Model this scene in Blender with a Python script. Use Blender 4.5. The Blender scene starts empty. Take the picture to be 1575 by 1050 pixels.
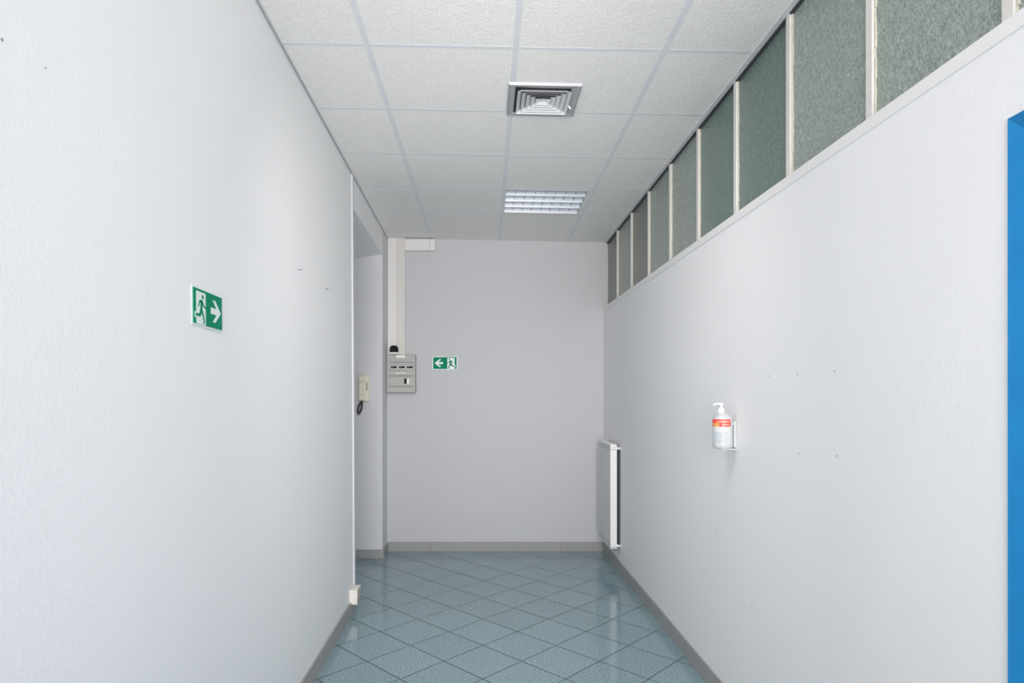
import bpy, bmesh, math, random
from mathutils import Vector, Matrix
random.seed(4)
C = bpy.context.scene.collection
F = 1050.0            # focal length in pixels of the 1575 x 1050 frame
H = 1.307             # eye height
def at(px, py, Y):    # a measured point of the photograph at its true distance
    return Vector(((px - 747) * Y / F, Y, H + (619 - py) * Y / F))

# ------------------------------------------------------------------ helpers
def lin(c):
    return tuple(((v/255)/12.92 if v/255 <= .04045 else ((v/255+.055)/1.055)**2.4) for v in c)
def mat(name, rgb, rough=.6, metal=0, spec=.5, noise=0, nscale=40, bump=0, bscale=200, bdist=.002, coat=0, emit=0):
    m = bpy.data.materials.new(name); m.use_nodes = True
    nt = m.node_tree; b = nt.nodes['Principled BSDF']
    col = lin(rgb)
    b.inputs['Base Color'].default_value = (*col, 1)
    b.inputs['Roughness'].default_value = rough
    b.inputs['Metallic'].default_value = metal
    b.inputs['Specular IOR Level'].default_value = spec
    b.inputs['Coat Weight'].default_value = coat
    if emit:
        b.inputs['Emission Color'].default_value = (*col, 1); b.inputs['Emission Strength'].default_value = emit
    tc = nt.nodes.new('ShaderNodeTexCoord')
    if noise:
        n = nt.nodes.new('ShaderNodeTexNoise'); n.inputs['Scale'].default_value = nscale; n.inputs['Detail'].default_value = 4
        nt.links.new(tc.outputs['Object'], n.inputs['Vector'])
        r = nt.nodes.new('ShaderNodeValToRGB')
        r.color_ramp.elements[0].position = .3; r.color_ramp.elements[1].position = .7
        r.color_ramp.elements[0].color = (*[v*(1-noise) for v in col], 1)
        r.color_ramp.elements[1].color = (*[min(1, v*(1+noise)) for v in col], 1)
        nt.links.new(n.outputs['Fac'], r.inputs['Fac']); nt.links.new(r.outputs['Color'], b.inputs['Base Color'])
    if bump:
        n2 = nt.nodes.new('ShaderNodeTexNoise'); n2.inputs['Scale'].default_value = bscale; n2.inputs['Detail'].default_value = 3
        nt.links.new(tc.outputs['Object'], n2.inputs['Vector'])
        bp = nt.nodes.new('ShaderNodeBump'); bp.inputs['Strength'].default_value = bump; bp.inputs['Distance'].default_value = bdist
        nt.links.new(n2.outputs['Fac'], bp.inputs['Height']); nt.links.new(bp.outputs['Normal'], b.inputs['Normal'])
    return m
def hexa(bm, p):      # p: bottom four then top four, same turning sense
    v = [bm.verts.new(q) for q in p]
    for f in ((3,2,1,0),(4,5,6,7),(0,1,5,4),(1,2,6,5),(2,3,7,6),(3,0,4,7)):
        bm.faces.new([v[i] for i in f])
def box(bm, x0, x1, y0, y1, z0, z1):
    hexa(bm, [(x0,y0,z0),(x1,y0,z0),(x1,y1,z0),(x0,y1,z0),(x0,y0,z1),(x1,y0,z1),(x1,y1,z1),(x0,y1,z1)])
def obj(name, bm, m, parent=None, bevel=0, smooth=False, seg=2):
    bmesh.ops.recalc_face_normals(bm, faces=bm.faces[:])
    me = bpy.data.meshes.new(name); bm.to_mesh(me); bm.free()
    o = bpy.data.objects.new(name, me); C.objects.link(o)
    if m: me.materials.append(m)
    if smooth:
        for p in me.polygons: p.use_smooth = True
    if bevel:
        md = o.modifiers.new('bevel', 'BEVEL'); md.width = bevel; md.segments = seg; md.limit_method = 'ANGLE'; md.angle_limit = math.radians(40)
    if parent:
        o.parent = parent
        bpy.context.view_layer.update()
        o.matrix_parent_inverse = parent.matrix_world.inverted()
    return o
def B(*boxes):
    bm = bmesh.new()
    for b in boxes: box(bm, *b)
    return bm
def thing(name, label, cat, loc, group=None):
    o = bpy.data.objects.new(name, None); C.objects.link(o); o.location = loc; o.empty_display_size = .05
    o['label'] = label; o['category'] = cat
    if group: o['group'] = group
    bpy.context.view_layer.update()
    return o
def tag(o, label, cat, group=None):
    o['label'] = label; o['category'] = cat
    if group: o['group'] = group
    return o
def struct(name, bm, m, parent=None, **k):
    o = obj(name, bm, m, parent, **k)
    o['kind'] = 'structure'
    return o
def tube(bm, pts, r, n=8):
    pts = [Vector(p) for p in pts]; rings = []
    for i, p in enumerate(pts):
        d = (pts[min(i+1, len(pts)-1)] - pts[max(i-1, 0)]).normalized()
        a = d.orthogonal().normalized() if i == 0 else (rings[-1][1] - d*rings[-1][1].dot(d)).normalized()
        c = d.cross(a)
        rings.append(([bm.verts.new(p + (a*math.cos(t*2*math.pi/n) + c*math.sin(t*2*math.pi/n))*r) for t in range(n)], a))
    for i in range(len(rings)-1):
        for t in range(n):
            bm.faces.new((rings[i][0][t], rings[i][0][(t+1)%n], rings[i+1][0][(t+1)%n], rings[i+1][0][t]))
    bm.faces.new(rings[0][0]); bm.faces.new(rings[-1][0])
def lathe(bm, prof, cx, cy, n=32, sx=1, sy=1, a0=0, a1=None):
    full = a1 is None; rings = []
    cnt = n if full else n+1
    for r, z in prof:
        rings.append([bm.verts.new((cx + r*sx*math.cos(a), cy + r*sy*math.sin(a), z)) for a in
                      [(2*math.pi*t/n) if full else a0+(a1-a0)*t/n for t in range(cnt)]])
    for i in range(len(rings)-1):
        for t in range(n):
            u = (t+1) % cnt
            bm.faces.new((rings[i][t], rings[i][u], rings[i+1][u], rings[i+1][t]))
    if full:
        bm.faces.new(rings[0]); bm.faces.new(rings[-1])

# ------------------------------------------------------------------ materials
M = {}
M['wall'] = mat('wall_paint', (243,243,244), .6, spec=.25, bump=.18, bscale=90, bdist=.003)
M['wall_back'] = mat('wall_paint_far_dimmed', (200,201,204), .6, spec=.3, bump=.2, bscale=90, bdist=.003)  # same wall paint, darkened to carry the weaker light at the end wall
M['wall_recess'] = mat('wall_paint_recess_dimmed', (216,217,220), .6, spec=.3, bump=.2, bscale=90, bdist=.003)  # wall paint toned down, the recess's dimmer light put into its colour
M['trim_white'] = mat('white_trim', (218,218,222), .4)
M['sill'] = mat('sill_paint', (240,239,239), .45, noise=.005, nscale=20)
M['bar'] = mat('mullion_paint', (226,224,220), .5, noise=.03, nscale=30)
M['putty'] = mat('putty', (206,202,190), .7, noise=.08, nscale=60)
M['grid'] = mat('grid_bar', (227,229,233), .45, noise=.02, nscale=10)
M['edge_angle'] = mat('edge_angle', (176,178,182), .5)
M['gap_shade'] = mat('painted_gap_shade', (60,62,66), .8)  # dark colour standing in for shade in narrow gaps
M['stone'] = mat('skirting_stone', (160,160,160), .45, noise=.14, nscale=120, spec=.4)
M['grey_metal'] = mat('grey_metal', (168,170,174), .4, spec=.5)
M['grey_louver'] = mat('louver_metal', (222,224,227), .35)
M['vent_core'] = mat('vent_core', (236,238,241), .35)
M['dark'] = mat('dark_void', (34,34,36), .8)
M['lamp_blade'] = mat('lamp_blade', (222,230,238), .3, spec=.6)
M['lamp_tube'] = mat('lamp_tube', (236,240,244), .3, emit=.12)
M['lamp_tray'] = mat('lamp_tray', (205,214,222), .35)
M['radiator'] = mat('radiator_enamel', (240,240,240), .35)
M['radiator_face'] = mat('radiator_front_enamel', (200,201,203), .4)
M['board'] = mat('board_grey', (176,177,172), .45)
M['board_dark'] = mat('board_groove', (138,139,135), .5)
M['board_window'] = mat('board_window', (192,193,196), .25)
M['black'] = mat('black_plastic', (17,18,20), .6, spec=.2, noise=.2, nscale=200)
M['white_plastic'] = mat('white_plastic', (240,240,238), .35)
M['beige_plastic'] = mat('beige_plastic', (216,213,208), .45)
M['duct'] = mat('duct_white', (228,226,225), .45)
M['cream'] = mat('cream_plastic', (234,227,208), .4)
M['cream_dark'] = mat('cream_slot', (150,140,112), .5)
M['cord'] = mat('cord_grey', (50,52,52), .5)
M['green'] = mat('sign_green', (0,136,100), .6, spec=.15)
M['sign_white'] = mat('sign_white', (228,240,236), .45)
M['red'] = mat('label_red', (236,70,54), .4)
M['paper'] = mat('label_paper', (203,205,205), .4)
M['pale_print'] = mat('pale_print', (236,176,160), .5)
M['gold'] = mat('gold_print', (222,160,84), .4)
M['grey_print'] = mat('grey_print', (150,168,182), .5)
M['bottle'] = mat('bottle_plastic', (194,198,199), .3, spec=.5)
M['blue'] = mat('blue_paint', (24,124,184), .5, spec=.3, noise=.05, nscale=14)
M['box'] = mat('box_plastic', (234,229,224), .45)
M['box_side'] = mat('box_yellowed', (200,190,160), .5)

def floor_mat():
    m = bpy.data.materials.new('teal_floor_tiles'); m.use_nodes = True
    nt = m.node_tree; N = nt.nodes; L = nt.links; b = N['Principled BSDF']
    tc = N.new('ShaderNodeTexCoord'); sp = N.new('ShaderNodeSeparateXYZ'); L.new(tc.outputs['Object'], sp.inputs[0])
    def mth(op, a, b_=None):
        n = N.new('ShaderNodeMath'); n.operation = op
        for i, v in enumerate((a, b_)):
            if v is None: continue
            if isinstance(v, (int, float)): n.inputs[i].default_value = v
            else: L.new(v, n.inputs[i])
        return n.outputs[0]
    X, Y = sp.outputs['X'], sp.outputs['Y']
    xs = mth('DIVIDE', X, .392); ys = mth('DIVIDE', Y, .446)
    u = mth('SUBTRACT', mth('ADD', xs, ys), .206)
    v = mth('ADD', mth('SUBTRACT', xs, ys), .278)
    def line(w, half):
        f = mth('FRACT', w)
        d = mth('ABSOLUTE', mth('SUBTRACT', f, .5))     # .5 on a joint
        return mth('GREATER_THAN', d, .5-half)
    lu, lv = line(u, .0115), line(v, .0105)
    jf = mth('MAXIMUM', mth('MULTIPLY', lu, .9), mth('MULTIPLY', lv, .85))
    cmb = N.new('ShaderNodeCombineXYZ'); L.new(mth('FLOOR', u), cmb.inputs[0]); L.new(mth('FLOOR', v), cmb.inputs[1])
    wn = N.new('ShaderNodeTexWhiteNoise'); wn.noise_dimensions = '2D'; L.new(cmb.outputs[0], wn.inputs['Vector'])
    nz = N.new('ShaderNodeTexNoise'); nz.inputs['Scale'].default_value = 130; nz.inputs['Detail'].default_value = 4; L.new(tc.outputs['Object'], nz.inputs['Vector'])
    rp = N.new('ShaderNodeValToRGB'); L.new(nz.outputs['Fac'], rp.inputs['Fac'])
    rp.color_ramp.elements[0].position = .32; rp.color_ramp.elements[0].color = (*lin((96,124,133)), 1)
    rp.color_ramp.elements[1].position = .70; rp.color_ramp.elements[1].color = (*lin((168,194,202)), 1)
    hs = N.new('ShaderNodeHueSaturation'); L.new(rp.outputs['Color'], hs.inputs['Color'])
    L.new(mth('ADD', mth('MULTIPLY', wn.outputs['Value'], .07), .965), hs.inputs['Value'])
    mx = N.new('ShaderNodeMix'); mx.data_type = 'RGBA'
    L.new(jf, mx.inputs['Factor']); L.new(hs.outputs['Color'], mx.inputs['A']); mx.inputs['B'].default_value = (*lin((62,77,83)), 1)
    L.new(mx.outputs['Result'], b.inputs['Base Color'])
    L.new(mth('ADD', mth('MULTIPLY', jf, .5), .13), b.inputs['Roughness'])
    b.inputs['Specular IOR Level'].default_value = .5
    return m
M['floor'] = floor_mat()

def ceiling_mat():
    m = bpy.data.materials.new('mineral_ceiling_tiles'); m.use_nodes = True
    nt = m.node_tree; N = nt.nodes; L = nt.links; b = N['Principled BSDF']
    tc = N.new('ShaderNodeTexCoord')
    mp = N.new('ShaderNodeMapping'); mp.inputs['Scale'].default_value = (1, .8, 1); L.new(tc.outputs['Object'], mp.inputs[0])
    vz = N.new('ShaderNodeTexVoronoi'); vz.inputs['Scale'].default_value = 85; vz.feature = 'SMOOTH_F1'; L.new(mp.outputs[0], vz.inputs['Vector'])
    nz = N.new('ShaderNodeTexNoise'); nz.inputs['Scale'].default_value = 120; nz.inputs['Detail'].default_value = 4; nz.inputs['Distortion'].default_value = 1.2
    L.new(mp.outputs[0], nz.inputs['Vector'])
    ad = N.new('ShaderNodeMath'); ad.operation = 'ADD'; L.new(vz.outputs['Distance'], ad.inputs[0]); L.new(nz.outputs['Fac'], ad.inputs[1])
    rp = N.new('ShaderNodeValToRGB'); L.new(nz.outputs['Fac'], rp.inputs['Fac'])
    rp.color_ramp.elements[0].position = .3; rp.color_ramp.elements[0].color = (*lin((234,232,229)), 1)
    rp.color_ramp.elements[1].position = .6; rp.color_ramp.elements[1].color = (*lin((248,246,244)), 1)
    L.new(rp.outputs['Color'], b.inputs['Base Color'])
    bp = N.new('ShaderNodeBump'); bp.inputs['Strength'].default_value = .38; bp.inputs['Distance'].default_value = .003
    L.new(ad.outputs[0], bp.inputs['Height']); L.new(bp.outputs['Normal'], b.inputs['Normal'])
    b.inputs['Roughness'].default_value = .9; b.inputs['Specular IOR Level'].default_value = .2
    return m
M['ceiling'] = ceiling_mat()

def glass_mat(name, rgb, light):
    m = bpy.data.materials.new(name); m.use_nodes = True
    nt = m.node_tree; N = nt.nodes; L = nt.links; b = N['Principled BSDF']
    tc = N.new('ShaderNodeTexCoord')
    mp = N.new('ShaderNodeMapping'); mp.inputs['Rotation'].default_value = (.6, 0, 0); mp.inputs['Scale'].default_value = (1, 1.5, 1); L.new(tc.outputs['Object'], mp.inputs[0])
    nz = N.new('ShaderNodeTexNoise'); nz.inputs['Scale'].default_value = 75; nz.inputs['Detail'].default_value = 3; nz.inputs['Distortion'].default_value = 1.6
    L.new(mp.outputs[0], nz.inputs['Vector'])
    big = N.new('ShaderNodeTexNoise'); big.inputs['Scale'].default_value = 2.2; L.new(tc.outputs['Object'], big.inputs['Vector'])
    rp = N.new('ShaderNodeValToRGB'); L.new(nz.outputs['Fac'], rp.inputs['Fac'])
    rp.color_ramp.elements[0].position = .32; rp.color_ramp.elements[0].color = (*lin([c*.84 for c in rgb]), 1)
    rp.color_ramp.elements[1].position = .72; rp.color_ramp.elements[1].color = (*lin(light), 1)
    mx = N.new('ShaderNodeMix'); mx.data_type = 'RGBA'; mx.blend_type = 'SOFT_LIGHT'; mx.inputs['Factor'].default_value = .35
    L.new(rp.outputs['Color'], mx.inputs['A']); L.new(big.outputs['Color'], mx.inputs['B'])
    L.new(rp.outputs['Color'], b.inputs['Base Color'])
    bp = N.new('ShaderNodeBump'); bp.inputs['Strength'].default_value = .7; bp.inputs['Distance'].default_value = .004
    L.new(nz.outputs['Fac'], bp.inputs['Height']); L.new(bp.outputs['Normal'], b.inputs['Normal'])
    b.inputs['Roughness'].default_value = .22; b.inputs['IOR'].default_value = 1.5
    b.inputs['Transmission Weight'].default_value = .12
    return m
GL = [glass_mat('rippled_glass_grey', (150,164,156), (190,202,194)),
      glass_mat('rippled_glass_green', (108,131,124), (136,160,152)),
      glass_mat('rippled_glass_brown', (120,126,118), (146,154,145))]

# ------------------------------------------------------------------ geometry of the corridor
YB = 6.02                                   # end wall
Y0 = -4.0                                   # where the corridor runs on behind the viewer
YW = 4.36                                   # where the near left wall stops
def zc(x): return H + 1.4325 - .0195*x      # ceiling height
def XL(y, z):
    t = max(0, min(1, z/2.74))
    return -((.755+.019*y)*(1-t) + (.798+.0122*y)*t)
def XR(y, z): return 1.04 + .02*(z/2.1)*(6-y)/4.5 + max(0, 2.8-y)*.015*(1-z/2.1)
def zs(y): return H + .80 - (5.9-y)*.0128   # top of the right wall under the glass
def XG(y): return 1.079 + (6-y)*.0083       # plane of the glass
def wallpiece(bm, fx, th, ya, yb, za, zb):
    f = lambda q, y: q(y) if callable(q) else q
    n = 6
    for i in range(n):
        a = ya + (yb-ya)*i/n; b = ya + (yb-ya)*(i+1)/n
        p = []
        for zz in (za, zb):
            for y, side in ((a, 0), (a, 1), (b, 1), (b, 0)):
                z = f(zz, y); p.append((fx(y, z) + th*side, y, z))
        hexa(bm, p)
# floor
struct('floor', B((-2.4, 1.35, Y0, YB+.12, -.1, 0)), M['floor'])
# ceiling slab with an opening for the louvred light
HX0, HX1, HY0, HY1 = .133, .69, 4.575, 5.135
bm = bmesh.new()
def cslab(x0, x1, y0, y1, drop=0, th=.06):
    hexa(bm, [(x0,y0,zc(x0)-drop),(x1,y0,zc(x1)-drop),(x1,y1,zc(x1)-drop),(x0,y1,zc(x0)-drop),
              (x0,y0,zc(x0)-drop+th),(x1,y0,zc(x1)-drop+th),(x1,y1,zc(x1)-drop+th),(x0,y1,zc(x0)-drop+th)])
cslab(-.95, 1.2, Y0, HY0); cslab(-.95, 1.2, HY1, YB+.12); cslab(-.95, HX0, HY0, HY1); cslab(HX1, 1.2, HY0, HY1)
ceil = struct('ceiling', bm, M['ceiling'])
# the visible grid bars between the tiles
bm = bmesh.new()
for k in range(-1, 2):
    x = .122 + .6*k
    cslab(x-.012, x+.012, Y0, YB, .0007, .002)
struct('grid_bar_long', bm, M['grid'], ceil)
bm = bmesh.new()
for k in range(0, 16):
    y = 5.755 - .6*k
    x0 = XL(y, 2.74) if y < YW else -.868
    cslab(x0, XG(y), y-.011, y+.011, .0005, .002)
struct('grid_bar_cross', bm, M['grid'], ceil)
# edge angles, and a painted shadow line along the glass
def edge(name, xf, w, m, y0, y1, drop, sgn):
    bm = bmesh.new(); n = 6
    for i in range(n):
        a = y0+(y1-y0)*i/n; b = y0+(y1-y0)*(i+1)/n
        q = [(xf(a),a),(xf(a)+sgn*w,a),(xf(b)+sgn*w,b),(xf(b),b)]
        hexa(bm, [(x,y,zc(x)-drop) for x,y in q]+[(x,y,zc(x)+.002) for x,y in q])
    return struct(name, bm, m)
edge('trim_1', lambda y: XL(y, 2.74)-.002, .012, M['edge_angle'], Y0, YB-.001, .004, 1)
edge('trim_2', lambda y: XG(y)-.006, .026, M['trim_white'], Y0, YB-.001, .005, -1)
edge('shadow_strip', lambda y: XG(y), .012, M['gap_shade'], Y0, YB-.001, .012, -1)  # dark strip painted as the shadow between ceiling and glass

# left wall: near stretch, then a header over the opening
bm = bmesh.new()
wallpiece(bm, XL, -.14, Y0, YW, 0, 2.80)
box(bm, -2.3, XL(YW,0)-.14, YW-.12, YW, 0, 2.80)
wl = struct('wall_left', bm, M['wall'])
ZH = 2.555
bm = bmesh.new()
hexa(bm, [(XL(YW,2.6),YW,ZH),(-1.02,YW,ZH-.024),(-1.02,5.742,ZH-.024),(-.868,5.742,ZH),
          (XL(YW,2.74),YW,2.80),(-1.02,YW,2.80),(-1.02,5.742,2.80),(-.868,5.742,2.80)])
struct('wall_left', bm, M['wall'])
bm = bmesh.new()   # soffit going on into the recess
hexa(bm, [(-1.02,YW,ZH-.024),(-2.3,YW,ZH-.23),(-2.3,5.742,ZH-.23),(-1.02,5.742,ZH-.024),
          (-1.02,YW,2.80),(-2.3,YW,2.80),(-2.3,5.742,2.80),(-1.02,5.742,2.80)])
struct('ceiling', bm, M['wall'])
# recess: far cheek and outer side
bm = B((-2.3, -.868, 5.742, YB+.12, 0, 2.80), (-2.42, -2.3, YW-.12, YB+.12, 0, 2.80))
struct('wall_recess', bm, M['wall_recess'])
# end wall
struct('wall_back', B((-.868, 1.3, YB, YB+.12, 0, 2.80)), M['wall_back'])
# right wall with door opening
DY1, DY0, DZ = 1.382, .30, 1.881
bm = bmesh.new()
wallpiece(bm, XR, .16, DY1, YB, 0, zs)
wallpiece(bm, XR, .16, DY0, DY1, DZ, zs)
wallpiece(bm, XR, .16, Y0, DY0, 0, zs)
wr = struct('wall_right', bm, M['wall'])
# tiny holes and scuffs in the paint
def mark(name, p, n, w, h, parent, rot=0):
    bm = bmesh.new(); k = 10
    vs = []
    a = Vector((0,1,0)); b = Vector((0,0,1))
    for i in range(k):
        t = 2*math.pi*i/k; u = math.cos(t)*w; v = math.sin(t)*h
        vs.append(bm.verts.new(Vector(p) + a*(u*math.cos(rot)-v*math.sin(rot)) + b*(u*math.sin(rot)+v*math.cos(rot))))
    r = bmesh.ops.extrude_face_region(bm, geom=[bm.faces.new(vs)])
    for e in r['geom']:
        if isinstance(e, bmesh.types.BMVert): e.co += Vector(n)*.0006
    obj(name, bm, M['scuff'], parent)
M['scuff'] = mat('scuff_grey', (150,150,152), .8)
for px, py in ((1284,570),(1227,575),(1183,578),(1229,698),(1288,702),(1156,931),(1102,820)):
    Y = F*1.043/(px-747); z = H+(619-py)*Y/F; Y = F*XR(Y, z)/(px-747)
    mark('screw_hole', (XR(Y,z)-.0005, Y, z), (-1,0,0), .0035, .0025, wr)
for px, py, w, h in ((461,415,.042,.002),(503,443,.042,.002),(2,80,.003,.003),(69,121,.0025,.0015)):
    Y = F*.83/(747-px); z = H+(619-py)*Y/F; Y = F*abs(XL(Y, z))/(747-px)
    mark('scratch', (XL(Y,z)+.0005, Y, z), (1,0,0), w, h, wl, .19)

# skirting
def skirt(name, fx, sgn, ya, yb, th=.013, h=.08):
    bm = bmesh.new(); n = max(2, int(abs(yb-ya)/.6))
    for i in range(n):
        a = ya+(yb-ya)*i/n+.0008; b = ya+(yb-ya)*(i+1)/n-.0008
        hexa(bm, [(fx(a,0),a,0),(fx(a,0)+sgn*th,a,0),(fx(b,0)+sgn*th,b,0),(fx(b,0),b,0),
                  (fx(a,h),a,h),(fx(a,h)+sgn*(th-.003),a,h),(fx(b,h)+sgn*(th-.003),b,h),(fx(b,h),b,h)])
    struct(name, bm, M['stone'])
skirt('baseboard_left', XL, 1, Y0, YW)
skirt('baseboard_right', XR, -1, DY1+.002, YB-.012)
bm = bmesh.new()
for i in range(5):
    a = -.868+.0+i*.382; box(bm, a+.0008, min(a+.381, 1.04), YB-.012, YB, 0, .08)
struct('baseboard_back', bm, M['stone'])
bm = B((-2.3, -.868+.012, 5.742-.012, 5.742, 0, .073), (-.868, -.868+.012, 5.742, YB-.012, 0, .076))
struct('baseboard_recess', bm, M['stone'])

# ------------------------------------------------------------------ clerestory glazing over the right wall
win = bpy.data.objects.new('window_1', None); C.objects.link(win); win.location = (1.09, 3, 2.1); win['kind'] = 'structure'
bpy.context.view_layer.update()
ym = [5.57 - .5155*k for k in range(0, 18)]
edges = [YB-.002] + ym + [Y0]
sillh = .034
for i in range(len(edges)-1):
    a, b = edges[i+1], edges[i]
    bm = bmesh.new()
    wallpiece(bm, lambda y, z: XG(y), .006, a, b, lambda y: zs(y)+.0, lambda y: zc(1.08)+.01)
    g = GL[[2,0,2,0,0,1,1,0,0,0,1,0,0,0][i % 14]]
    obj('glass_pane', bm, g, win)
for y in ym:
    bm = bmesh.new()
    wallpiece(bm, lambda yy, z: XG(yy)-.012, .03, y-.015, y+.015, lambda q: zs(q), lambda q: zc(1.08)+.01)
    obj('mullion', bm, M['bar'], win)
    # ragged putty line on the near side of the bar
    bm = bmesh.new(); n = 22
    for k in range(n):
        z0 = zs(y)+.03 + (zc(1.08)-zs(y)-.03)*k/n; z1 = zs(y)+.03+(zc(1.08)-zs(y)-.03)*(k+1)/n
        w = .002+random.random()*.005
        box(bm, XG(y)-.006, XG(y)+.001, y-.015-w, y-.0149, z0, z1)
    obj('putty_bead', bm, M['putty'], win)
bm = bmesh.new()
wallpiece(bm, lambda y, z: XR(y, zs(y))-.005, .10, Y0, YB-.001, lambda y: zs(y), lambda y: zs(y)+sillh)
obj('window_sill', bm, M['sill'], win)
# unseen dark slab added behind the glass so the next room stays dark
struct('dark_backdrop', B((1.26, 1.36, Y0, YB+.12, 1.8, 2.85)), M['dark'])

# ------------------------------------------------------------------ blue door at the right edge
dr = bpy.data.objects.new('door_1', None); C.objects.link(dr); dr.location = (1.06, .85, 0); dr['kind'] = 'structure'
bpy.context.view_layer.update()
w, s = .12, .036
def q(y, z, d): return (XR(y, z)-.004+d, y, z)
def casing(oa, ob, ia, ib):
    bm = bmesh.new()
    p = [q(*oa,0), q(*ob,0), q(*ib,s), q(*ia,s)]
    hexa(bm, p + [(x+.05,y,z) for x,y,z in p]); return bm
obj('door_jamb', casing((DY1,0),(DY1,DZ),(DY1-w,0),(DY1-w,DZ-w)), M['blue'], dr)
obj('door_jamb', casing((DY0,0),(DY0,DZ),(DY0+w,0),(DY0+w,DZ-w)), M['blue'], dr)
obj('door_head', casing((DY0,DZ),(DY1,DZ),(DY0+w,DZ-w),(DY1-w,DZ-w)), M['blue'], dr)
leaf = obj('door_leaf', B((1.10, 1.14, DY0+w-.01, DY1-w+.01, .005, DZ-w+.01)), M['blue'], dr)
hb = B((1.09, 1.10, 1.12, 1.16, .92, 1.14)); tube(hb, [(1.09,1.14,1.05),(1.05,1.14,1.05),(1.045,1.13,1.05),(1.045,1.03,1.05)], .009)
obj('door_handle', hb, M['grey_metal'], leaf)

# ------------------------------------------------------------------ ceiling vent
cx, cy, hs = .268, 3.212, .166
zv = zc(cx)
t = thing('air_vent', 'square grey metal air diffuser with stepped louvres set in the tiled ceiling', 'vent', (cx, cy, zv))
TILT = lambda x: -.0195*(x-cx)
def ringbm(bm, h0, z0, h1, z1, th=.0025):       # a four-sided skirt from half-size h0 at z0 to h1 at z1
    for s0 in range(4):
        ca = [(-1,-1),(1,-1),(1,1),(-1,1)]
        a, b = ca[s0], ca[(s0+1)%4]
        o = []
        for dh in (0, -th):
            o += [(cx+a[0]*(h0+dh), cy+a[1]*(h0+dh), zv+z0), (cx+b[0]*(h0+dh), cy+b[1]*(h0+dh), zv+z0),
                  (cx+b[0]*(h1+dh), cy+b[1]*(h1+dh), zv+z1), (cx+a[0]*(h1+dh), cy+a[1]*(h1+dh), zv+z1)]
        o = [(x, y, z+TILT(x)) for x, y, z in o]
        hexa(bm, o)
bm = bmesh.new()
ringbm(bm, hs, 0, hs-.004, -.012, .004); ringbm(bm, hs-.004, -.012, hs-.042, -.004, .003)
obj('vent_frame', bm, M['grey_metal'], t)
bm = bmesh.new(); box(bm, cx-hs+.03, cx+hs-.03, cy-hs+.03, cy+hs-.03, zv-.004, zv-.0015)
obj('dark_backing', bm, M['dark'], t)
for k in range(4):
    h = .122 - .022*k
    bm = bmesh.new(); ringbm(bm, h-.019, -.005, h, -.021+.002*k, .002)
    obj('louver', bm, M['grey_louver'], t)
bm = bmesh.new()
ringbm(bm, .013, -.004, .034, -.014, .002)
box(bm, cx-.014, cx+.014, cy-.014, cy+.014, zv-.0045, zv-.003)
obj('vent_core', bm, M['vent_core'], t)
bm = bmesh.new(); tube(bm, [(cx+.118,cy+.02,zv-.016),(cx+.135,cy+.035,zv-.030)], .004)
obj('damper_lever', bm, M['white_plastic'], t)

# ------------------------------------------------------------------ louvred light
lx, ly = (HX0+HX1)/2, (HY0+HY1)/2
t = thing('ceiling_light', 'recessed square ceiling light with white louvre blades, beyond the air vent', 'ceiling light', (lx, ly, zc(lx)))
def zz(x, d): return zc(x)+d
bm = bmesh.new()
e = .001
x0, x1, y0, y1 = HX0+e, HX1-e, HY0+e, HY1-e
for b in ((x0,x1,y0,y0+.004),(x0,x1,y1-.004,y1),(x0,x0+.004,y0,y1),(x1-.004,x1,y0,y1)):
    hexa(bm, [(b[0],b[2],zz(b[0],0)),(b[1],b[2],zz(b[1],0)),(b[1],b[3],zz(b[1],0)),(b[0],b[3],zz(b[0],0)),
              (b[0],b[2],zz(b[0],.1)),(b[1],b[2],zz(b[1],.1)),(b[1],b[3],zz(b[1],.1)),(b[0],b[3],zz(b[0],.1))])
box(bm, x0, x1, y0, y1, zz(lx,.1), zz(lx,.105))
obj('lamp_housing', bm, M['lamp_tray'], t)
for b in ((x0-.006,x1+.006,y0-.008,y0+.004),(x0-.006,x1+.006,y1-.002,y1+.006)):
    bm = bmesh.new()
    hexa(bm, [(b[0],b[2],zz(b[0],-.006)),(b[1],b[2],zz(b[1],-.006)),(b[1],b[3],zz(b[1],-.006)),(b[0],b[3],zz(b[0],-.006)),
              (b[0],b[2],zz(b[0],.003)),(b[1],b[2],zz(b[1],.003)),(b[1],b[3],zz(b[1],.003)),(b[0],b[3],zz(b[0],.003))])
    obj('lamp_rim', bm, M['edge_angle'], t)
for k in range(4):            # long blades, wedge section
    y = y0 + (y1-y0)*(k+1)/4 - .004
    bm = bmesh.new()
    a, b = x0+.004, x1-.004
    hexa(bm, [(a,y-.002,zz(a,.0)),(b,y-.002,zz(b,.0)),(b,y+.002,zz(b,.0)),(a,y+.002,zz(a,.0)),
              (a,y-.012,zz(a,.050)),(b,y-.012,zz(b,.050)),(b,y+.003,zz(b,.050)),(a,y+.003,zz(a,.050))])
    obj('louvre_blade', bm, M['lamp_blade'], t)
for k in range(1, 8):
    x = x0 + (x1-x0)*k/8
    bm = B((x-.0015, x+.0015, y0+.005, y1-.016, zz(x,.012), zz(x,.046)))
    obj('cross_blade', bm, M['lamp_tray'], t)
for k in range(4):
    y = y0 + (y1-y0)*(k+.45)/4
    bm = bmesh.new(); tube(bm, [(x0+.02,y,zz(x0,.075)),(x1-.02,y,zz(x1,.075))], .013, 12)
    obj('lamp_tube', bm, M['lamp_tube'], t, smooth=True)

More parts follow.
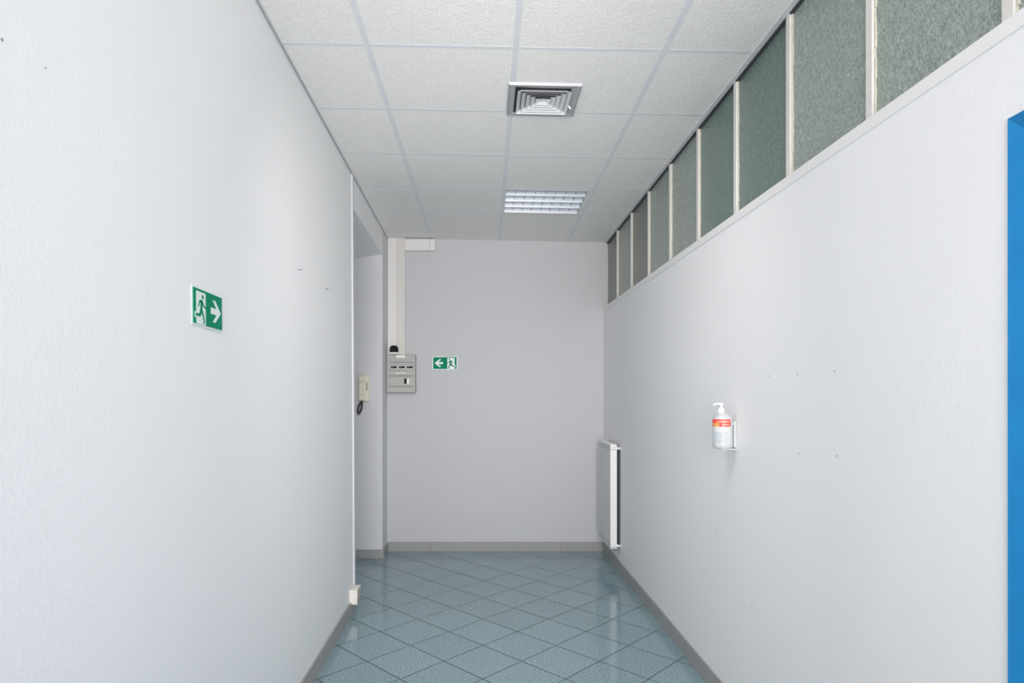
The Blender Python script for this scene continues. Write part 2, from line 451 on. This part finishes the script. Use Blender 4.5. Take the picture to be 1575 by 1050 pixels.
# ------------------------------------------------------------------ exit signs
def poly(bm, pts, fr, h0, h1):
    bot = [bm.verts.new(fr(x, y, h0)) for x, y in pts]; top = [bm.verts.new(fr(x, y, h1)) for x, y in pts]
    n = len(pts)
    bm.faces.new(top); bm.faces.new(bot[::-1])
    for i in range(n): bm.faces.new((bot[i], bot[(i+1)%n], top[(i+1)%n], top[i]))
def stroke(bm, pts, wds, fr, h0, h1):
    for (a, wa), (b, wb) in zip(zip(pts, wds), list(zip(pts, wds))[1:]):
        a2, b2 = Vector(a), Vector(b); d = (b2-a2).normalized(); n = Vector((-d.y, d.x))
        poly(bm, [a2-n*wa, b2-n*wb, b2+d*wb*.6, b2+n*wb, a2+n*wa, a2-d*wa*.6], fr, h0, h1)
def exit_sign(name, label, fr0, loc, w, h, mirror):
    # sign units: 2 wide, 1 high over the green field
    gw, gh = w*.925, h*.90
    def fr(x, y, d):
        xx = (2-x) if mirror else x
        return fr0((xx/2-.5)*gw, (y-.5)*gh, d)
    t = thing(name, label, 'sign', loc)
    bm = bmesh.new(); poly(bm, [(-.08,-.06),(2.08,-.06),(2.08,1.06),(-.08,1.06)], fr, 0, .0016)
    obj('backing_plate', bm, M['sign_white'], t)
    bm = bmesh.new(); poly(bm, [(0,0),(2,0),(2,1),(0,1)], fr, .0016, .0034)
    obj('green_field', bm, M['green'], t)
    bm = bmesh.new(); poly(bm, [(.17,-.0),(.80,-.0),(.80,.93),(.17,.93)], fr, .0034, .0037)
    poly(bm, [(.06,.17),(.18,.17),(.18,.33),(.06,.33)], fr, .0034, .0037)
    obj('doorway_symbol', bm, M['sign_white'], t)
    bm = bmesh.new()
    a, b = .0037, .004
    poly(bm, [(.60+.062*math.cos(i*math.pi/7), .80+.068*math.sin(i*math.pi/7)) for i in range(14)], fr, a, b)
    stroke(bm, [(.53,.66),(.49,.40)], [.085,.062], fr, a, b)                      # trunk
    stroke(bm, [(.56,.68),(.40,.66),(.31,.50)], [.035,.035,.026], fr, a, b)       # rear arm
    stroke(bm, [(.58,.66),(.66,.55),(.80,.50)], [.035,.032,.026], fr, a, b)       # leading arm
    stroke(bm, [(.48,.42),(.41,.26),(.13,.25)], [.058,.05,.035], fr, a, b)        # trailing leg
    stroke(bm, [(.51,.42),(.62,.26),(.70,.09),(.64,.04)], [.058,.045,.036,.024], fr, a, b)  # leading leg
    obj('running_figure', bm, M['green'], t)
    bm = bmesh.new()
    for y0_, ys in ((0,1),):
        # arrow from convex pieces: shaft and two barbs
        poly(bm, [(1.16,.405),(1.70,.405),(1.70,.595),(1.16,.595)], fr, .0034, .0037)
        poly(bm, [(1.30,.83),(1.49,.83),(1.90,.5),(1.68,.5)], fr, .0034, .0038)
        poly(bm, [(1.30,.17),(1.68,.5),(1.90,.5),(1.49,.17)], fr, .0034, .0038)
    obj('arrow_symbol', bm, M['sign_white'], t)
    return t
# left wall sign
pa = at(293, 472, 1); sa, sb = 747-293.2, 747-340.8
def wallY(px, z):
    Y = 2.0
    for _ in range(8): Y = F*abs(XL(Y, z))/(747-px)
    return Y
zmid = 1.577
ya, yb = wallY(293.2, zmid), wallY(340.8, zmid)
yc, sw = (ya+yb)/2, (yb-ya)
exit_sign('exit_sign', 'green and white exit sign with arrow pointing right on the left wall',
          lambda u, v, d: Vector((XL(yc+u, zmid+v)+.001+d, yc+u, zmid+v)), (XL(yc,zmid), yc, zmid), sw, .109, False)
c = at(684.4, 558.2, YB)
exit_sign('exit_sign', 'green and white exit sign with arrow pointing left on the far end wall',
          lambda u, v, d: Vector((c.x+u, YB-.001-d, c.z+v)), c, .222, .114, True)

# ------------------------------------------------------------------ cable ducts on the end wall
def rect(px0, py0, px1, py1, Y):
    a, b = at(px0, py0, Y), at(px1, py1, Y); return a.x, b.x, b.z, a.z
d1, d2, d3 = .018, .034, .045
def ductbox(px0, py0, px1, py1, d, ztop=None, xmin=None):
    x0, x1, z0, z1 = rect(px0, py0, px1, py1, YB-d)
    if xmin is not None: x0 = max(x0, xmin)
    return (x0, x1, YB-d, YB-.0005, z0, z1 if ztop is None else ztop)
bd = .075                                          # depth of the panel
bx0, bx1, bz0, bz1 = rect(595.4, 545.4, 639, 604, YB-bd)
bx0 = -.866
a = ductbox(596.4, 366, 611, 545, d1, zc(-.85)-.002, -.8665)
tag(obj('cable_duct', B((a[0],a[1],a[2],a[3],bz1+.002,a[5])), M['duct'], bevel=.002),
    'wide white cable duct rising in the far left corner, behind the black buzzer', 'cable duct')
a2 = ductbox(611, 366, 623, 545, d2, zc(-.75)-.002)
tag(obj('cable_duct', B((a[1]+.001,a2[1],a2[2],a2[3],bz1+.002,a2[5])), M['beige_plastic'], bevel=.002),
    'beige cable duct running from the ceiling down to the grey electrical panel', 'cable duct')
x0, x1, z0, z1 = rect(622, 367.5, 669.5, 385, YB-d3)
xe = at(661, 0, YB-d3).x
t = thing('cable_duct', 'short horizontal white cable duct just under the ceiling on the end wall', 'cable duct', ((x0+x1)/2, YB-.001, z0))
obj('duct_body', B((a2[1]+.001, xe, YB-d3, YB-.0005, z0, z1)), M['duct'], t, bevel=.002)
obj('end_cap', B((xe+.001, x1, YB-d3-.001, YB-.0005, z0-.001, z1)), M['duct'], t, bevel=.002)

# ------------------------------------------------------------------ electrical panel
YF = YB-bd
t = thing('electrical_panel', 'grey wall mounted electrical panel with two rows of breakers', 'electrical panel', ((bx0+bx1)/2, YB, bz0))
obj('enclosure', B((bx0, bx1, YF+.018, YB-.0005, bz0, bz1)), M['board_dark'], t, bevel=.004)
lid = obj('cover', B((bx0+.002, bx1, YF, YF+.018, bz0+.002, bz1)), M['board'], t, bevel=.005)
def onlid(px0, py0, px1, py1, d=.003, base=0):
    x0, x1, z0, z1 = rect(px0, py0, px1, py1, YF); return (x0, x1, YF-d-base, YF-base+.0005, z0, z1)
bm = bmesh.new()
for p in ((598,556,636.5,557.6),(598,577,636.5,578.8),(598,593.6,636.5,595.2),(598,569.3,636.5,570)): box(bm, *onlid(*p, d=.0012))
obj('cover_groove', bm, M['board_dark'], lid)
obj('name_plate', B(onlid(609.5,546.3,623.5,550)), M['white_plastic'], lid, bevel=.001)
wn = obj('breaker_window', B(onlid(599.8,560.6,636,568.3, d=.002)), M['board_window'], t)
obj('breaker_window', B(onlid(599.8,580.5,636,592.5, d=.002)), M['board'], t)
obj('window_edge', B(onlid(599.6,560.3,636.2,561.2,.003), onlid(635.7,560.3,636.3,568.3,.003)), M['board_dark'], wn)
obj('paper_strip', B(onlid(608,572.8,624,574.2,.0016)), M['cream'], lid)
for g0 in (601.4, 613.8, 626):
    o = obj('circuit_breaker', B(onlid(g0-.3, 562.3, g0+9.3, 567.3, .006)), M['board_window'], t)
    bm = bmesh.new()
    for k, (u0, u1, v0, v1) in enumerate(((0,2.2,563.3,565.9),(2.2,4.0,564.0,566.0),(3.9,6.3,563.0,566.0),(6.4,9,563.1,565.9))):
        box(bm, *onlid(g0+u0, v0, g0+u1, v1, .006, .006))
    obj('toggle', bm, M['black'], o)
o = obj('circuit_breaker', B(onlid(622,582,625.5,590,.008)), M['black'], t)
o = obj('circuit_breaker', B(onlid(625.8,582.3,629.2,590,.008)), M['white_plastic'], t)
for px, py in ((598.6,547.8),(635.5,547.8),(598.6,601),(635.5,601)):
    p = at(px, py, YF); bm = bmesh.new(); tube(bm, [p+Vector((0,.001,0)), p+Vector((0,-.0015,0))], .0042, 12)
    obj('screw', bm, M['board_dark'], t)

# black domed buzzer standing above the panel
x0, x1, z0, z1 = rect(599.2, 531, 612.4, 544.4, YB-.06)
x0 = max(x0, -.845)
t = thing('buzzer', 'small black domed buzzer on a white base just above the electrical panel', 'buzzer', ((x0+x1)/2, YB-d1, z0))
obj('base', B((x0-.002, x1, YB-d2-.035, YB-d2-.0015, z0, z0+.018)), M['white_plastic'], t, bevel=.003)
bm = bmesh.new(); n = 14; pr = []
cxm, hw, hh = (x0+x1)/2, (x1-x0)/2, z1-z0-.017
zb0 = z0+.0165
for i in range(n+1):
    a_ = math.pi*i/n; pr.append((cxm+hw*math.copysign(abs(math.cos(a_))**.55, math.cos(a_)), zb0+hh*abs(math.sin(a_))**.6))
rings = []
for y, k in ((YB-d2-.0015,1.0),(YB-d2-.028,1.0),(YB-d2-.040,.9),(YB-d2-.046,.7)):
    rings.append([bm.verts.new((cxm+(x-cxm)*k, y, zb0+(z-zb0)*k)) for x, z in pr])
for r0, r1 in zip(rings, rings[1:]):
    for i in range(n+1):
        j = (i+1) % (n+1); bm.faces.new((r0[i], r0[j], r1[j], r1[i]))
bm.faces.new(rings[0]); bm.faces.new(rings[-1])
obj('dome', bm, M['black'], t)

# ------------------------------------------------------------------ entry phone in the recess
YJ = 5.742
x0, x1, z0, z1 = rect(552.4, 577, 567.6, 617, YJ-.03)
t = thing('intercom_phone', 'cream intercom handset on its cradle on the recess wall', 'intercom', ((x0+x1)/2, YJ, z0))
obj('cradle', B((x0+.008, x1+.002, YJ-.032, YJ-.0005, z0, z1)), M['cream'], t, bevel=.006)
bm = bmesh.new()
hx0, hx1 = x0, x0+.05
prof = [(z0+.004,-.030),(z0+.004,-.052),(z0+.014,-.060),(z0+.045,-.058),(z0+.062,-.048),(z1-.062,-.048),(z1-.045,-.058),(z1-.014,-.060),(z1-.002,-.052),(z1-.002,-.030)]
A = [bm.verts.new((hx0, YJ+d, z)) for z, d in prof]; D = [bm.verts.new((hx1, YJ+d, z)) for z, d in prof]
for i in range(len(prof)):
    j = (i+1) % len(prof); bm.faces.new((A[i], A[j], D[j], D[i]))
bm.faces.new(A); bm.faces.new(D)
hd = obj('handset', bm, M['cream'], t, bevel=.004)
obj('hook_button', B((x1-.022, x1-.014, YJ-.036, YJ-.0315, z0+.09, z0+.16)), M['cream_dark'], t, bevel=.001)
p0 = Vector(((hx0+hx1)/2, YJ-.045, z0+.008)); tip = at(551, 636.5, YJ-.03)
bm = bmesh.new()
tube(bm, [p0, p0+Vector((.002,0,-.03)), (p0+tip)/2+Vector((.012,.0,-.01)), tip+Vector((.016,0,.018)), tip+Vector((.002,0,-.004)), tip+Vector((-.004,.0,.02)), (p0+tip)/2+Vector((-.012,.004,.012)), p0+Vector((-.004,.006,-.012))], .0085, 8)
obj('cord', bm, M['cord'], hd, smooth=True)

# ------------------------------------------------------------------ white trunking and socket box at the end of the left wall
bm = bmesh.new()
ya_, yb_ = YW-.045, YW
hexa(bm, [(XL(ya_,.155),ya_,.155),(XL(ya_,.155)+.009,ya_,.155),(XL(yb_,.155)+.009,yb_,.155),(XL(yb_,.155),yb_,.155),
          (XL(ya_,2.74),ya_,zc(-.85)-.005),(XL(ya_,2.74)+.009,ya_,zc(-.85)-.005),(XL(yb_,2.74)+.009,yb_,zc(-.85)-.005),(XL(yb_,2.74),yb_,zc(-.85)-.005)])
tag(obj('corner_trunking', bm, M['trim_white'], bevel=.002), 'thin white trunking running floor to ceiling at the left wall end', 'trunking')
t = thing('junction_box', 'small off-white junction box low on the left wall end above the skirting', 'junction box', (-.815, 4.25, .065))
xw = XL(4.2, .1)
obj('box_body', B((xw-.001, -.792, 4.2, 4.312, .082, .153)), M['box_side'], t, bevel=.003)
obj('box_cover', B((xw-.004, -.788, 4.192, 4.1995, .066, .154)), M['box'], t, bevel=.002)
obj('box_lid', B((xw+.001, -.787, 4.2, 4.314, .1535, .157)), M['box'], t, bevel=.001)

# ------------------------------------------------------------------ radiator
RY0, RY1, RX0, RX1, RZ0, RZ1 = 5.27, 5.83, .964, 1.012, .18, .985
t = thing('radiator', 'white panel radiator hung low on the right wall near the end corner', 'radiator', (1.0, 5.55, RZ0))
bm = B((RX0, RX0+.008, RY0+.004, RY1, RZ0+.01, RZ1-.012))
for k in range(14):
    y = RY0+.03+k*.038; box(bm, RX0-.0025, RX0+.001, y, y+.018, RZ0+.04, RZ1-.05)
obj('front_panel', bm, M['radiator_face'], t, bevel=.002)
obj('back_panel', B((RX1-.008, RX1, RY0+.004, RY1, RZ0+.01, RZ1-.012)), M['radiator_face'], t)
obj('side_panel', B((RX0-.001, RX1+.001, RY0, RY0+.0038, RZ0, RZ1-.006)), M['radiator'], t, bevel=.001)
obj('side_panel', B((RX0-.001, RX1+.001, RY1+.0002, RY1+.004, RZ0, RZ1-.006)), M['radiator'], t)
bm = bmesh.new()
for k in range(30):
    y = RY0+.004+k*(RY1-RY0-.008)/30; box(bm, RX0+.002, RX1-.002, y, y+.010, RZ1-.010, RZ1)
box(bm, RX0, RX0+.004, RY0+.004, RY1, RZ1-.011, RZ1); box(bm, RX1-.004, RX1, RY0+.004, RY1, RZ1-.011, RZ1)
obj('top_grille', bm, M['radiator'], t)
bm = bmesh.new(); box(bm, RX0+.01, RX1-.009, RY0+.02, RY1-.02, RZ0+.03, RZ1-.03)
obj('convector_fins', bm, M['board_dark'], t)
for z, lbl in ((RZ1-.030,'t'),(RZ0+.025,'b')):
    bm = bmesh.new()
    tube(bm, [(RX0-.006,RY0-.014,z),(RX0+.030,RY0-.014,z)], .009, 12)
    tube(bm, [(RX0+.02,RY0-.014,z),(RX1+.008,RY0-.014,z)], .012, 12)
    tube(bm, [(RX0+.025,RY0-.014,z),(RX0+.025,RY0+.003,z)], .008, 10)
    v = obj('valve', bm, M['white_plastic'], t, smooth=False)
    bm = bmesh.new(); tube(bm, [(RX1+.004,RY0-.014,z),(XR(RY0,z)-.001,RY0-.014,z)], .006, 10)
    tube(bm, [(XR(RY0,z)-.005,RY0-.014,z),(XR(RY0,z)-.0005,RY0-.014,z)], .014, 14)
    obj('pipe_stub', bm, M['white_plastic'], v)
for y in (RY0+.035, RY1-.12):
    obj('bracket', B((RX1, XR(y,.6)-.0005, y-.015, y+.015, RZ0+.03, RZ1-.05)), M['gap_shade'], t)  # wall fixing, made tall and dark to stand in for shade behind the radiator

# ------------------------------------------------------------------ hand sanitiser and its wall holder
BY = 2.865; bxc = .995; R_ = .0405
zb, zt = at(0, 690, BY-.03).z, at(0, 619.3, BY).z
xwall = XR(2.87, 1.2)
t = thing('bottle_holder', 'small white wall bracket gripping the sanitiser bottle on the right wall', 'holder', (xwall, BY, zb))
obj('wall_plate', B((bxc+R_+.0008, xwall-.0003, BY-.014, BY+.014, zb+.004, zb+.115)), M['bottle'], t, bevel=.003)
obj('shelf', B((bxc-.012, xwall-.0004, BY-.022, BY+.022, zb-.004, zb-.0006)), M['white_plastic'], t, bevel=.001)
bm = bmesh.new()
lathe(bm, [(R_+.001,zb+.098),(R_+.001,zb+.110),(R_+.003,zb+.110),(R_+.003,zb+.098),(R_+.001,zb+.098)], bxc, BY, 28, a0=-1.0, a1=1.0)
obj('clip_ring', bm, M['bottle'], t)
t = thing('sanitizer_bottle', 'white pump bottle of hand sanitiser with red label band on the right wall', 'bottle', (bxc, BY, zb))
bm = bmesh.new()
lathe(bm, [(R_*.86,zb),(R_*.98,zb+.006),(R_,zb+.015),(R_,zb+.118),(R_*.97,zb+.125),(R_*.80,zb+.136),(R_*.52,zb+.146),(R_*.40,zb+.149)], bxc, BY, 40)
obj('bottle_body', bm, M['bottle'], t, smooth=True)
V = lambda px: bxc
def wrap(name, za, zb_, a0, a1, m, par, lift=.0004):
    bm = bmesh.new(); lathe(bm, [(R_+lift,za),(R_+lift,zb_)], bxc, BY, 24, a0=a0, a1=a1)
    return obj(name, bm, m, par, smooth=True)
A0, A1 = math.radians(-62), math.radians(-200)          # wraps the face turned to the corridor
lb = wrap('label', zb+.020, zb+.092, A0, A1, M['paper'], t)
rb = wrap('red_band', zb+.092, zb+.1225, A0, A1, M['red'], t)
def arcbits(name, rows, m, par, lift):
    bm = bmesh.new()
    for za, zb_, a0, a1 in rows: lathe(bm, [(R_+lift,za),(R_+lift,zb_)], bxc, BY, 8, a0=math.radians(a0), a1=math.radians(a1))
    return obj(name, bm, m, par)
arcbits('printed_letters', [(zb+.109,zb+.1165,-72-8*k,-72-8*k-6) for k in range(9)]+[(zb+.097,zb+.1035,-72-9*k,-72-9*k-7) for k in range(5)], M['pale_print'], rb, .0008)
arcbits('gold_print', [(zb+.092,zb+.107,-128,-175)], M['gold'], rb, .0007)
arcbits('printed_lines', [(zb+.066-.008*k,zb+.069-.008*k,-80-4*(k%3),-165) for k in range(6)], M['grey_print'], lb, .0007)
bm = bmesh.new(); cxp = bxc-.010
lathe(bm, [(.0125,zb+.1465),(.0135,zb+.148),(.0135,zb+.166),(.009,zb+.169),(.005,zb+.170),(.005,zt-.010),(.008,zt-.008),(.0085,zt-.001),(.006,zt)], bxc-.006, BY, 20)
pm = obj('pump', bm, M['white_plastic'], t, smooth=False)
bm = bmesh.new(); tube(bm, [(bxc-.006,BY,zt-.004),(bxc-.022,BY,zt-.004),(bxc-.034,BY,zt-.006),(bxc-.039,BY,zt-.012)], .0036, 10)
obj('nozzle', bm, M['white_plastic'], pm, smooth=True)

# ------------------------------------------------------------------ light
w_ = bpy.data.worlds.new('world'); bpy.context.scene.world = w_; w_.use_nodes = True
w_.node_tree.nodes['Background'].inputs[0].default_value = (1,.98,.97,1)
w_.node_tree.nodes['Background'].inputs[1].default_value = .5
def area(name, loc, rot, sx, sy, e, col=(1,1,1)):
    l = bpy.data.lights.new(name, 'AREA'); l.shape = 'RECTANGLE'; l.size = sx; l.size_y = sy; l.energy = e; l.color = col
    o = bpy.data.objects.new(name, l); C.objects.link(o); o.location = loc; o.rotation_euler = [math.radians(a) for a in rot]
    return o
ar = lambda *a, spread=180, **k: setattr(area(*a, **k).data, 'spread', math.radians(spread))
WB = (1, .962, .945)
ar('rear_narrow_fill', (.1,-.9,1.5), (90,0,0), 1.6, 2.0, 12.5, WB, spread=60)  # unseen lamp added behind the camera, narrow to spare the near walls
ar('rear_wide_fill', (.1,-.95,1.5), (90,0,0), 1.6, 2.0, 21, WB, spread=110)  # no known window here; wide fill added to brighten the corridor
ar('far_rear_fill', (.1,-3.9,1.4), (90,0,0), 1.8, 2.4, 11.5, WB, spread=80)  # unseen fill added far back to lift the end wall and ceiling
ar('side_fill', (.8,.2,1.5), (90,0,30), .8, 1.6, 3.4, WB, spread=90)  # fill added beside the camera, turned towards the left wall
ar('ceiling_bounce_fill', (.1,-1.2,1.4), (118,0,0), .8, .8, 4.2, WB, spread=40)  # unseen upward lamp added to brighten the ceiling
ar('mid_wall_fill', (.1,2.1,2.66), (50,0,0), .7, .4, 8.2, WB, spread=112)  # invented lamp above the frame, added to lift the mid-corridor walls

# ------------------------------------------------------------------ camera
cam = bpy.data.cameras.new('camera'); co = bpy.data.objects.new('camera', cam); C.objects.link(co)
co.location = (0, 0, H); co.rotation_euler = (math.pi/2, 0, 0)
cam.sensor_width = 36; cam.lens = 36*F/1575; cam.clip_start = .02
cam.shift_x = (787.5-747)/1575; cam.shift_y = (619-525)/1575
sc = bpy.context.scene; sc.camera = co
sc.view_settings.view_transform = 'Standard'; sc.view_settings.look = 'None'
sc.cycles.max_bounces = 12; sc.cycles.diffuse_bounces = 8
